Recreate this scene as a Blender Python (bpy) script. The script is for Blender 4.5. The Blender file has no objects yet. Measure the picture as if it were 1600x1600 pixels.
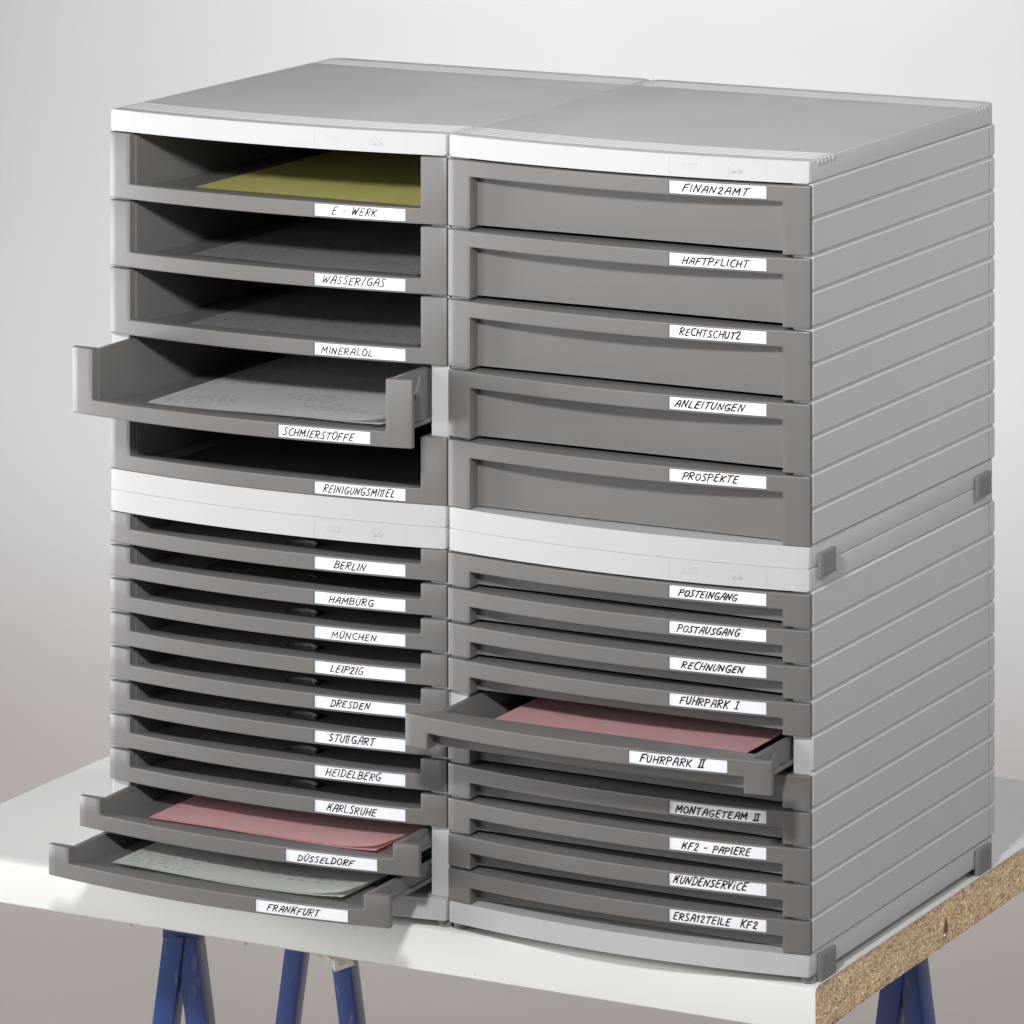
import bpy, bmesh, math, random
from mathutils import Vector, Matrix
R = math.radians
random.seed(7)

# ------------------------------------------------------------------ camera
sc = bpy.context.scene
cam_d = bpy.data.cameras.new("camera")
cam = bpy.data.objects.new("camera", cam_d)
sc.collection.objects.link(cam)
cam.location = (1.69591, -3.15036, 1.06551)
cam.rotation_euler = (R(90), 0, 0.481190)
cam_d.sensor_width = 36
cam_d.lens = 7942.18 / 1600 * 36
cam_d.shift_y = -(800 + 925.98) / 1600
cam_d.clip_start = 0.05
cam_d.clip_end = 60
sc.camera = cam

# ------------------------------------------------------------------ world and studio lamps
w = bpy.data.worlds.new("World")
sc.world = w
w.use_nodes = True
w.node_tree.nodes["Background"].inputs[0].default_value = (0.94, 0.965, 1.0, 1)
w.node_tree.nodes["Background"].inputs[1].default_value = 0.125

def lamp(name, loc, aim, power, size, color=(1, 1, 1), size_y=None, spread=180):
    d = bpy.data.lights.new(name, 'AREA')
    d.energy = power
    d.color = color
    d.spread = R(spread)
    if size_y:
        d.shape = 'RECTANGLE'; d.size = size; d.size_y = size_y
    else:
        d.shape = 'DISK'; d.size = size
    o = bpy.data.objects.new(name, d)
    sc.collection.objects.link(o)
    o.location = loc
    o.rotation_euler = (Vector(aim) - Vector(loc)).to_track_quat('-Z', 'Y').to_euler()
    return o

lamp("key_lamp", (0.46, -1.26, 1.07), (-0.10, 0, 0.78), 11.8, 0.14, (0.985, 0.99, 1.0), None, 120)
lamp("left_softbox", (-2.00, -0.62, 0.24), (0.0, 0, 0.36), 42, 0.90, (0.99, 0.99, 1.0), 0.9)
lamp("front_fill", (-0.90, -2.30, 0.75), (0.0, 0, 0.40), 17, 1.0, (0.97, 0.98, 1.0), 0.8)
lamp("right_softbox", (2.4, -0.35, 0.45), (0.2, 0.15, 0.25), 11, 0.9, (1.0, 0.995, 0.98), 0.9)
lamp("rim_lamp", (1.35, 1.25, 1.45), (0.2, 0.2, 0.35), 1.45, 0.22, (1.0, 1.0, 1.0), None, 60)
lamp("background_lamp", (-1.35, 1.75, 2.1), (-1.6, 3.12, 0.36), 20, 0.8, (0.985, 0.99, 1.0), None, 110)

sc.view_settings.view_transform = 'Standard'
sc.view_settings.look = 'None'
sc.view_settings.exposure = 0.0
sc.view_settings.gamma = 1.0
sc.cycles.max_bounces = 8
sc.cycles.use_denoising = True

# ------------------------------------------------------------------ helpers
def mat(name, color, rough=0.45, spec=0.5, noise=0.0, nscale=40, bump=0.0, bscale=900, coat=0.0):
    m = bpy.data.materials.new(name)
    m.use_nodes = True
    nt = m.node_tree
    b = nt.nodes["Principled BSDF"]
    b.inputs["Roughness"].default_value = rough
    b.inputs["Specular IOR Level"].default_value = spec
    b.inputs["Coat Weight"].default_value = coat
    b.inputs["Base Color"].default_value = (*color, 1)
    tc = nt.nodes.new("ShaderNodeTexCoord")
    if noise:
        n = nt.nodes.new("ShaderNodeTexNoise"); n.inputs["Scale"].default_value = nscale
        n.inputs["Detail"].default_value = 4
        nt.links.new(tc.outputs["Object"], n.inputs["Vector"])
        mr = nt.nodes.new("ShaderNodeMapRange")
        mr.inputs["From Min"].default_value = 0.3; mr.inputs["From Max"].default_value = 0.7
        mr.inputs["To Min"].default_value = 1 - noise; mr.inputs["To Max"].default_value = 1 + noise
        nt.links.new(n.outputs["Fac"], mr.inputs["Value"])
        mx = nt.nodes.new("ShaderNodeVectorMath"); mx.operation = 'SCALE'
        mx.inputs[0].default_value = color
        nt.links.new(mr.outputs["Result"], mx.inputs["Scale"])
        nt.links.new(mx.outputs["Vector"], b.inputs["Base Color"])
        mr2 = nt.nodes.new("ShaderNodeMapRange")
        mr2.inputs["To Min"].default_value = rough - 0.06; mr2.inputs["To Max"].default_value = rough + 0.06
        nt.links.new(n.outputs["Fac"], mr2.inputs["Value"])
        nt.links.new(mr2.outputs["Result"], b.inputs["Roughness"])
    if name in ("drawer_grey_plastic", "light_grey_plastic", "side_grey_plastic", "white_melamine"):
        sm = nt.nodes.new("ShaderNodeTexNoise"); sm.inputs["Scale"].default_value = 9; sm.inputs["Detail"].default_value = 8; sm.inputs["Roughness"].default_value = 0.72
        oi = nt.nodes.new("ShaderNodeObjectInfo"); ad = nt.nodes.new("ShaderNodeVectorMath"); ad.operation = 'ADD'
        nt.links.new(tc.outputs["Object"], ad.inputs[0]); nt.links.new(oi.outputs["Random"], ad.inputs[1])
        nt.links.new(ad.outputs[0], sm.inputs["Vector"])
        r3 = nt.nodes.new("ShaderNodeMapRange"); r3.inputs["From Min"].default_value = 0.35; r3.inputs["From Max"].default_value = 0.68
        r3.inputs["To Min"].default_value = rough - 0.02; r3.inputs["To Max"].default_value = rough + 0.07
        nt.links.new(sm.outputs["Fac"], r3.inputs["Value"]); nt.links.new(r3.outputs["Result"], b.inputs["Roughness"])
    if bump:
        n2 = nt.nodes.new("ShaderNodeTexNoise"); n2.inputs["Scale"].default_value = bscale
        nt.links.new(tc.outputs["Object"], n2.inputs["Vector"])
        bp = nt.nodes.new("ShaderNodeBump"); bp.inputs["Strength"].default_value = bump
        bp.inputs["Distance"].default_value = 0.0005
        nt.links.new(n2.outputs["Fac"], bp.inputs["Height"])
        nt.links.new(bp.outputs["Normal"], b.inputs["Normal"])
    return m

M_BODY = mat("light_grey_plastic", (0.503, 0.503, 0.503), 0.42, 0.32, 0.012, 22, 0.06, 1500)
M_SIDE = mat("side_grey_plastic", (0.515, 0.513, 0.507), 0.34, 0.5, 0.012, 22, 0.06, 1500)
M_DRAW = mat("drawer_grey_plastic", (0.156, 0.147, 0.139), 0.38, 0.55, 0.02, 18, 0.08, 1500)
M_CLIP = mat("clip_grey_plastic", (0.22, 0.215, 0.21), 0.5, 0.4, 0.02, 60)
M_LABEL = mat("label_card", (0.86, 0.87, 0.89), 0.5, 0.4)
M_INK = mat("black_marker_ink", (0.012, 0.012, 0.014), 0.6, 0.2)
M_MELA = mat("white_melamine", (0.75, 0.76, 0.72), 0.42, 0.45, 0.02, 9, 0.03, 400)
M_BLUE = mat("blue_paint", (0.018, 0.06, 0.24), 0.30, 0.6, 0, 30, coat=0.4)
M_METAL = mat("screw_steel", (0.7, 0.7, 0.7), 0.25); M_METAL.node_tree.nodes["Principled BSDF"].inputs["Metallic"].default_value = 1

# worn blue enamel: pale scuffs
def worn_blue():
    m = M_BLUE; nt = m.node_tree; b = nt.nodes["Principled BSDF"]
    tc = nt.nodes.new("ShaderNodeTexCoord")
    mp = nt.nodes.new("ShaderNodeMapping"); mp.inputs["Scale"].default_value = (260, 260, 60)
    n = nt.nodes.new("ShaderNodeTexNoise"); n.inputs["Scale"].default_value = 1; n.inputs["Detail"].default_value = 5
    cr = nt.nodes.new("ShaderNodeValToRGB")
    cr.color_ramp.elements[0].position = 0.60; cr.color_ramp.elements[0].color = (0.030, 0.066, 0.215, 1)
    cr.color_ramp.elements[1].position = 0.80; cr.color_ramp.elements[1].color = (0.20, 0.23, 0.33, 1)
    nt.links.new(tc.outputs["Object"], mp.inputs["Vector"]); nt.links.new(mp.outputs["Vector"], n.inputs["Vector"])
    nt.links.new(n.outputs["Fac"], cr.inputs["Fac"]); nt.links.new(cr.outputs["Color"], b.inputs["Base Color"])
worn_blue()

def worn_melamine():
    nt = M_MELA.node_tree; b = nt.nodes["Principled BSDF"]
    src = b.inputs["Base Color"].links[0].from_socket
    tc = nt.nodes.new("ShaderNodeTexCoord")
    n = nt.nodes.new("ShaderNodeTexNoise"); n.inputs["Scale"].default_value = 75; n.inputs["Detail"].default_value = 3
    nt.links.new(tc.outputs["Object"], n.inputs["Vector"])
    r = nt.nodes.new("ShaderNodeMapRange"); r.inputs["From Min"].default_value = 0.70; r.inputs["From Max"].default_value = 0.78
    r.inputs["To Min"].default_value = 0.0; r.inputs["To Max"].default_value = 0.35
    nt.links.new(n.outputs["Fac"], r.inputs["Value"])
    mx = nt.nodes.new("ShaderNodeMix"); mx.data_type = 'RGBA'; mx.inputs[7].default_value = (0.36, 0.33, 0.29, 1)
    nt.links.new(r.outputs["Result"], mx.inputs[0]); nt.links.new(src, mx.inputs[6]); nt.links.new(mx.outputs[2], b.inputs["Base Color"])
worn_melamine()

def chipboard():
    m = bpy.data.materials.new("raw_chipboard"); m.use_nodes = True
    nt = m.node_tree; b = nt.nodes["Principled BSDF"]; b.inputs["Roughness"].default_value = 0.85
    tc = nt.nodes.new("ShaderNodeTexCoord")
    mp = nt.nodes.new("ShaderNodeMapping"); mp.inputs["Scale"].default_value = (1, 0.9, 1.1)
    nt.links.new(tc.outputs["Object"], mp.inputs["Vector"])
    nz = nt.nodes.new("ShaderNodeTexNoise"); nz.inputs["Scale"].default_value = 240
    nt.links.new(mp.outputs["Vector"], nz.inputs["Vector"])
    mixv = nt.nodes.new("ShaderNodeVectorMath"); mixv.operation = 'MULTIPLY_ADD'
    mixv.inputs[1].default_value = (0.004, 0.004, 0.004)
    nt.links.new(nz.outputs["Color"], mixv.inputs[0]); nt.links.new(mp.outputs["Vector"], mixv.inputs[2])
    v = nt.nodes.new("ShaderNodeTexVoronoi"); v.inputs["Scale"].default_value = 620
    nt.links.new(mixv.outputs[0], v.inputs["Vector"])
    sep = nt.nodes.new("ShaderNodeSeparateColor"); nt.links.new(v.outputs["Color"], sep.inputs["Color"])
    cr = nt.nodes.new("ShaderNodeValToRGB"); e = cr.color_ramp.elements
    e[0].position = 0; e[0].color = (0.20, 0.10, 0.045, 1)
    e[1].position = 1; e[1].color = (0.88, 0.74, 0.52, 1)
    for p, c in [(0.08, (0.50, 0.32, 0.17, 1)), (0.45, (0.64, 0.46, 0.27, 1)), (0.8, (0.72, 0.55, 0.36, 1))]:
        q = e.new(p); q.color = c
    nt.links.new(sep.outputs[0], cr.inputs["Fac"])
    n2 = nt.nodes.new("ShaderNodeTexNoise"); n2.inputs["Scale"].default_value = 60
    nt.links.new(tc.outputs["Object"], n2.inputs["Vector"])
    mr = nt.nodes.new("ShaderNodeMapRange"); mr.inputs["To Min"].default_value = 0.75; mr.inputs["To Max"].default_value = 1.25
    nt.links.new(n2.outputs["Fac"], mr.inputs["Value"])
    v2 = nt.nodes.new("ShaderNodeTexVoronoi"); v2.inputs["Scale"].default_value = 260
    mp2 = nt.nodes.new("ShaderNodeMapping"); mp2.inputs["Scale"].default_value = (1, 0.55, 1.5)
    nt.links.new(mixv.outputs[0], mp2.inputs["Vector"]); nt.links.new(mp2.outputs["Vector"], v2.inputs["Vector"])
    sp2 = nt.nodes.new("ShaderNodeSeparateColor"); nt.links.new(v2.outputs["Color"], sp2.inputs["Color"])
    m2 = nt.nodes.new("ShaderNodeMapRange"); m2.inputs["To Min"].default_value = 0.86; m2.inputs["To Max"].default_value = 1.24
    nt.links.new(sp2.outputs[0], m2.inputs["Value"])
    sz = nt.nodes.new("ShaderNodeSeparateXYZ"); nt.links.new(tc.outputs["Object"], sz.inputs[0])
    lay = nt.nodes.new("ShaderNodeMapRange"); lay.interpolation_type = 'SMOOTHSTEP'
    ab = nt.nodes.new("ShaderNodeMath"); ab.operation = 'SUBTRACT'; ab.inputs[1].default_value = 0.0161
    nt.links.new(sz.outputs["Z"], ab.inputs[0])
    ab2 = nt.nodes.new("ShaderNodeMath"); ab2.operation = 'ABSOLUTE'; nt.links.new(ab.outputs[0], ab2.inputs[0])
    lay.inputs["From Min"].default_value = 0.0105; lay.inputs["From Max"].default_value = 0.0150
    lay.inputs["To Min"].default_value = 1.0; lay.inputs["To Max"].default_value = 0.86
    nt.links.new(ab2.outputs[0], lay.inputs["Value"])
    p1 = nt.nodes.new("ShaderNodeMath"); p1.operation = 'MULTIPLY'; nt.links.new(mr.outputs["Result"], p1.inputs[0]); nt.links.new(m2.outputs["Result"], p1.inputs[1])
    p2 = nt.nodes.new("ShaderNodeMath"); p2.operation = 'MULTIPLY'; nt.links.new(p1.outputs[0], p2.inputs[0]); nt.links.new(lay.outputs["Result"], p2.inputs[1])
    sc_ = nt.nodes.new("ShaderNodeVectorMath"); sc_.operation = 'SCALE'
    nt.links.new(cr.outputs["Color"], sc_.inputs[0]); nt.links.new(p2.outputs[0], sc_.inputs["Scale"])
    nt.links.new(sc_.outputs["Vector"], b.inputs["Base Color"])
    bp = nt.nodes.new("ShaderNodeBump"); bp.inputs["Strength"].default_value = 0.6; bp.inputs["Distance"].default_value = 0.0008
    nt.links.new(v.outputs["Distance"], bp.inputs["Height"]); nt.links.new(bp.outputs["Normal"], b.inputs["Normal"])
    return m
M_CHIP = chipboard()

def paper(name, color, printed=0.0, ink=(0.06, 0.06, 0.07), lscale=260.0):
    """paper, optionally printed with rows of small type (flat print)"""
    m = bpy.data.materials.new(name); m.use_nodes = True
    nt = m.node_tree; b = nt.nodes["Principled BSDF"]
    b.inputs["Roughness"].default_value = 0.8; b.inputs["Specular IOR Level"].default_value = 0.15
    tc = nt.nodes.new("ShaderNodeTexCoord")
    g = nt.nodes.new("ShaderNodeTexNoise"); g.inputs["Scale"].default_value = 900
    nt.links.new(tc.outputs["Object"], g.inputs["Vector"])
    mr = nt.nodes.new("ShaderNodeMapRange"); mr.inputs["To Min"].default_value = 0.975; mr.inputs["To Max"].default_value = 1.025
    nt.links.new(g.outputs["Fac"], mr.inputs["Value"])
    s = nt.nodes.new("ShaderNodeVectorMath"); s.operation = 'SCALE'; s.inputs[0].default_value = color
    nt.links.new(mr.outputs["Result"], s.inputs["Scale"])
    if not printed:
        nt.links.new(s.outputs["Vector"], b.inputs["Base Color"]); return m
    sep = nt.nodes.new("ShaderNodeSeparateXYZ"); nt.links.new(tc.outputs["Object"], sep.inputs[0])
    def math_(op, a, bb):
        n = nt.nodes.new("ShaderNodeMath"); n.operation = op
        for i, q in enumerate((a, bb)):
            if isinstance(q, (int, float)): n.inputs[i].default_value = q
            else: nt.links.new(q, n.inputs[i])
        return n.outputs[0]
    fr = math_('FRACT', math_('MULTIPLY', sep.outputs["Y"], lscale), 0)
    line = math_('LESS_THAN', fr, 0.34)
    row = math_('FLOOR', math_('MULTIPLY', sep.outputs["Y"], lscale), 0)
    cb = nt.nodes.new("ShaderNodeCombineXYZ")
    nt.links.new(math_('MULTIPLY', sep.outputs["X"], 210), cb.inputs[0]); nt.links.new(math_('MULTIPLY', row, 7.3), cb.inputs[1])
    ln = nt.nodes.new("ShaderNodeTexNoise"); ln.inputs["Scale"].default_value = 1; nt.links.new(cb.outputs[0], ln.inputs["Vector"])
    word = math_('GREATER_THAN', ln.outputs["Fac"], 0.5)
    bl = nt.nodes.new("ShaderNodeTexNoise"); bl.inputs["Scale"].default_value = 1; bl.inputs["Detail"].default_value = 0
    mp = nt.nodes.new("ShaderNodeMapping"); mp.inputs["Scale"].default_value = (14, 24, 1)
    nt.links.new(tc.outputs["Object"], mp.inputs["Vector"]); nt.links.new(mp.outputs["Vector"], bl.inputs["Vector"])
    block = math_('GREATER_THAN', bl.outputs["Fac"], 1 - printed)
    fac = math_('MULTIPLY', math_('MULTIPLY', line, word), math_('MULTIPLY', block, 0.30))
    mix = nt.nodes.new("ShaderNodeMix"); mix.data_type = 'RGBA'
    nt.links.new(fac, mix.inputs[0]); nt.links.new(s.outputs["Vector"], mix.inputs[6]); mix.inputs[7].default_value = (*ink, 1)
    nt.links.new(mix.outputs[2], b.inputs["Base Color"])
    return m

def me_obj(name, bm, m, parent=None, smooth=None):
    me = bpy.data.meshes.new(name)
    bm.normal_update(); bm.to_mesh(me); bm.free()
    for q in (m if isinstance(m, (list, tuple)) else [m]): me.materials.append(q)
    o = bpy.data.objects.new(name, me)
    sc.collection.objects.link(o)
    if parent: o.parent = parent
    if smooth is not None:
        for p in me.polygons: p.use_smooth = True
        try: me.set_sharp_from_angle(angle=R(smooth))
        except Exception: pass
    return o

def link_mesh(name, me, parent, loc=(0, 0, 0)):
    o = bpy.data.objects.new(name, me); sc.collection.objects.link(o)
    o.parent = parent; o.location = loc
    return o

def empty(name, loc, rz=0):
    o = bpy.data.objects.new(name, None); sc.collection.objects.link(o)
    o.empty_display_size = 0.03; o.location = loc; o.rotation_euler = (0, 0, rz)
    return o

def tag(o, label=None, cat=None, group=None, kind=None):
    if label: o['label'] = label
    if cat: o['category'] = cat
    if group: o['group'] = group
    if kind: o['kind'] = kind
    return o

def box(bm, x0, x1, y0, y1, z0, z1, bev=0.0, seg=2):
    vs = [bm.verts.new((x, y, z)) for x in (x0, x1) for y in (y0, y1) for z in (z0, z1)]
    fs = [(0, 1, 3, 2), (4, 6, 7, 5), (0, 4, 5, 1), (2, 3, 7, 6), (0, 2, 6, 4), (1, 5, 7, 3)]
    faces = [bm.faces.new([vs[i] for i in f]) for f in fs]
    if bev:
        es = {e for f in faces for e in f.edges}
        bmesh.ops.bevel(bm, geom=list(es), offset=bev, segments=seg, profile=0.6, affect='EDGES')

def prism(bm, pts, z0, z1, bev=0.0, seg=2, bottom_bev=None):
    """vertical prism over a CCW outline"""
    a = [bm.verts.new((x, y, z0)) for x, y in pts]
    b = [bm.verts.new((x, y, z1)) for x, y in pts]
    n = len(pts)
    bot = bm.faces.new(a[::-1]); top = bm.faces.new(b)
    for i in range(n):
        bm.faces.new((a[i], a[(i + 1) % n], b[(i + 1) % n], b[i]))
    if bev:
        es = list(top.edges) + (list(bot.edges) if bottom_bev else [])
        bmesh.ops.bevel(bm, geom=es, offset=bev, segments=seg, profile=0.5, affect='EDGES', clamp_overlap=True)

W, D, H = 0.28, 0.3315, 0.27706
CAPH, BASEH = 0.0154, 0.01496
SAG = 0.013
def bow(x, lo=0.0, hi=W):
    t = (x - (lo + hi) / 2) / ((hi - lo) / 2)
    return -SAG * (1 - t * t)

def cell_solid(xs, zs, front, back, bevel=0.0):
    """Solid made of cells of an x-z grid. front(i,j) gives the extra depth of a cell's front
    (None: no cell); the front follows the bow of the drawer. back(x, i, j) gives the back y."""
    bm = bmesh.new(); cache = {}
    def V(x, y, z):
        k = (round(x, 6), round(y, 6), round(z, 6))
        if k not in cache: cache[k] = bm.verts.new(k)
        return cache[k]
    def F(*p):
        vs = []
        for q in p:
            v = V(*q)
            if v not in vs: vs.append(v)
        if len(vs) >= 3:
            try: bm.faces.new(vs)
            except ValueError: pass
    nx, nz = len(xs) - 1, len(zs) - 1
    f = {(i, j): front(i, j) for i in range(nx) for j in range(nz)}
    def fy(x, d): return d[1] if isinstance(d, tuple) else bow(x) - 0.0006 + d
    for (i, j), d in f.items():
        if d is None: continue
        x0, x1, z0, z1 = xs[i], xs[i + 1], zs[j], zs[j + 1]
        ya, yb = fy(x0, d), fy(x1, d)
        ba, bb = back(x0, i, j), back(x1, i, j)
        F((x0, ya, z0), (x1, yb, z0), (x1, yb, z1), (x0, ya, z1))
        F((x0, ba, z0), (x0, ba, z1), (x1, bb, z1), (x1, bb, z0))
        for (di, dj) in ((-1, 0), (1, 0), (0, -1), (0, 1)):
            nb = f.get((i + di, j + dj))
            if di:
                x = x0 if di < 0 else x1
                y_here = fy(x, d); b_here = back(x, i, j)
                if nb is None: p = [(y_here, b_here)]
                else:
                    yn = fy(x, nb); bn = back(x, i + di, j)
                    p = []
                    if yn > y_here + 1e-6: p.append((y_here, yn))
                    if bn < b_here - 1e-6: p.append((bn, b_here))
                for (q0, q1) in p:
                    c = [(x, q0, z0), (x, q0, z1), (x, q1, z1), (x, q1, z0)]
                    F(*(c if di < 0 else c[::-1]))
            else:
                z = z0 if dj < 0 else z1
                if nb is None: segs = [((ya, yb), (ba, bb))]
                else:
                    segs = []
                    na, nb_ = fy(x0, nb), fy(x1, nb)
                    if na > ya + 1e-6 or nb_ > yb + 1e-6: segs.append(((ya, yb), (na, nb_)))
                    b2a, b2b = back(x0, i, j + dj), back(x1, i, j + dj)
                    if b2a < ba - 1e-6 or b2b < bb - 1e-6: segs.append(((b2a, b2b), (ba, bb)))
                for (s, e) in segs:
                    c = [(x0, s[0], z), (x0, e[0], z), (x1, e[1], z), (x1, s[1], z)]
                    F(*(c if dj < 0 else c[::-1]))
    bmesh.ops.recalc_face_normals(bm, faces=bm.faces)
    if bevel:
        es = []
        for e in bm.edges:
            if len(e.link_faces) != 2: continue
            a = e.calc_face_angle(0)
            if a < R(60): continue
            m_ = (e.verts[0].co + e.verts[1].co) / 2
            if m_.x > LX0 - 0.0004 and m_.x < LX1 + 0.0004 and m_.z > cell_solid.l0 - 0.0003 and m_.z < cell_solid.l1 + 0.0003: continue
            if m_.y > 0.0025: continue
            es.append(e)
        bmesh.ops.bevel(bm, geom=es, offset=bevel, segments=2, profile=0.5, affect='EDGES', clamp_overlap=True)
    return bm

LX0, LX1 = 0.1785, 0.2490          # label window, measured from the left end of a drawer front
BAR = 0.0112
EAR = 0.0197
def grid_x(ear=EAR):
    xs = {0.0006, W - 0.0006, ear, W - ear, LX0, LX1}
    n = 26
    for k in range(1, n):
        x = ear + (W - 2 * ear) * k / n
        if min(abs(x - q) for q in xs) > 0.003: xs.add(x)
    for q in (0.007, 0.0160): xs.add(q); xs.add(W - q)
    return sorted(xs)

LABEL_IN = 0.0009
def open_front(h):
    """U-shaped front: two ears and a low bar. z from 0 to h"""
    xs = grid_x(); zs = [0, 0.0011, 0.0100, BAR, h]
    cell_solid.l0, cell_solid.l1 = zs[1], zs[2]
    def front(i, j):
        ear = xs[i + 1] <= EAR + 1e-6 or xs[i] >= W - EAR - 1e-6
        if j == 3 and not ear: return None
        if j == 1 and LX0 - 1e-6 <= xs[i] and xs[i + 1] <= LX1 + 1e-6: return LABEL_IN
        return 0.0
    def back(x, i, j):
        return 0.0031
    return cell_solid(xs, zs, front, back, 0.0007)

def closed_front(h):
    """front with a recessed field below a bar; the bar carries the label"""
    xs = grid_x(); zs = [0, 0.0006, h - BAR, h - 0.0100, h - 0.0012, h]
    cell_solid.l0, cell_solid.l1 = zs[3], zs[4]
    def front(i, j):
        ear = xs[i + 1] <= EAR + 1e-6 or xs[i] >= W - EAR - 1e-6
        if j == 0 and not ear: return None
        if j <= 1 and not ear:
            return ('abs', 0.0075)
        if j == 3 and LX0 - 1e-6 <= xs[i] and xs[i + 1] <= LX1 + 1e-6: return LABEL_IN
        return 0.0
    def back(x, i, j):
        ear = xs[i + 1] <= 0.0162 or xs[i] >= W - 0.0162
        return 0.0032 if ear else 0.0138
    return cell_solid(xs, zs, front, back, 0.0007)

def tray(h, floor_z, closed, notch=False):
    bm = bmesh.new()
    dep = 0.300
    # floor: follows the bow at the front
    xo = 0.0172
    n = 18
    pts = [(xo + (W - 2 * xo) * k / n, 0.0030 if not closed else 0.0137) for k in range(n + 1)]
    pts += [(W - xo, dep), (xo, dep)]
    prism(bm, pts, floor_z - 0.0016, floor_z)
    zt = h - 0.0012
    ytop = 0.0032 if not closed else 0.0139
    for s in (0, 1):
        X = (lambda v: v) if s == 0 else (lambda v: W - v)
        kb = 0.0295
        P = {
            'oft': (X(xo), ytop, zt), 'ofb': (X(xo), ytop, floor_z), 'obt': (X(xo), dep, zt), 'obb': (X(xo), dep, floor_z),
            'A': (X(0.0212), ytop, zt), 'B': (X(0.0214), ytop, floor_z),
            'C': (X(0.0212), 0.058, zt), 'Dk': (X(kb), 0.052, floor_z),
            'E': (X(0.0212), dep, zt), 'Fk': (X(kb), dep, floor_z)}
        v = {k: bm.verts.new(p) for k, p in P.items()}
        fl = [('oft', 'obt', 'obb', 'ofb'), ('A', 'B', 'Dk', 'C'), ('C', 'Dk', 'Fk', 'E'),
              ('oft', 'A', 'C', 'E', 'obt'), ('oft', 'ofb', 'B', 'A'), ('obt', 'E', 'Fk', 'obb'), ('ofb', 'obb', 'Fk', 'Dk', 'B')]
        fs = [bm.faces.new([v[k] for k in f]) for f in fl]
        # runner along the foot of the wall
        x0, x1 = sorted((X(0.0153), X(xo)))
        box(bm, x0, x1, 0.006, dep, floor_z - 0.0006, floor_z + 0.0024, 0.0004, 1)
        # stop wedge moulded on the outside
        w0 = [bm.verts.new((X(xo), y, z)) for y, z in ((0.022, floor_z + 0.003), (0.046, floor_z + 0.003), (0.040, zt - 0.004))]
        w1 = [bm.verts.new((X(xo - 0.0018), y, z)) for y, z in ((0.022, floor_z + 0.003), (0.046, floor_z + 0.003), (0.040, zt - 0.004))]
        bm.faces.new(w0); bm.faces.new(w1[::-1])
        for a in range(3):
            bm.faces.new((w0[a], w0[(a + 1) % 3], w1[(a + 1) % 3], w1[a]))
    # back wall
    box(bm, xo, W - xo, dep - 0.0025, dep + 0.0005, floor_z - 0.001, zt - 0.002)
    if notch:
        # raised lip round the finger hollow in the floor
        cx, cy = 0.1510, 0.0175
        for k in range(14):
            a0, a1 = math.pi * k / 14, math.pi * (k + 1) / 14
            q = []
            for a in (a0, a1):
                for r in (0.0115, 0.0127):
                    for z in (floor_z, floor_z + 0.0022):
                        q.append(bm.verts.new((cx + r * math.cos(a), cy + 0.8 * r * math.sin(a), z)))
            bm.faces.new((q[1], q[3], q[7], q[5])); bm.faces.new((q[0], q[1], q[5], q[4])); bm.faces.new((q[2], q[6], q[7], q[3]))
    bmesh.ops.recalc_face_normals(bm, faces=bm.faces)
    return bm

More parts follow.
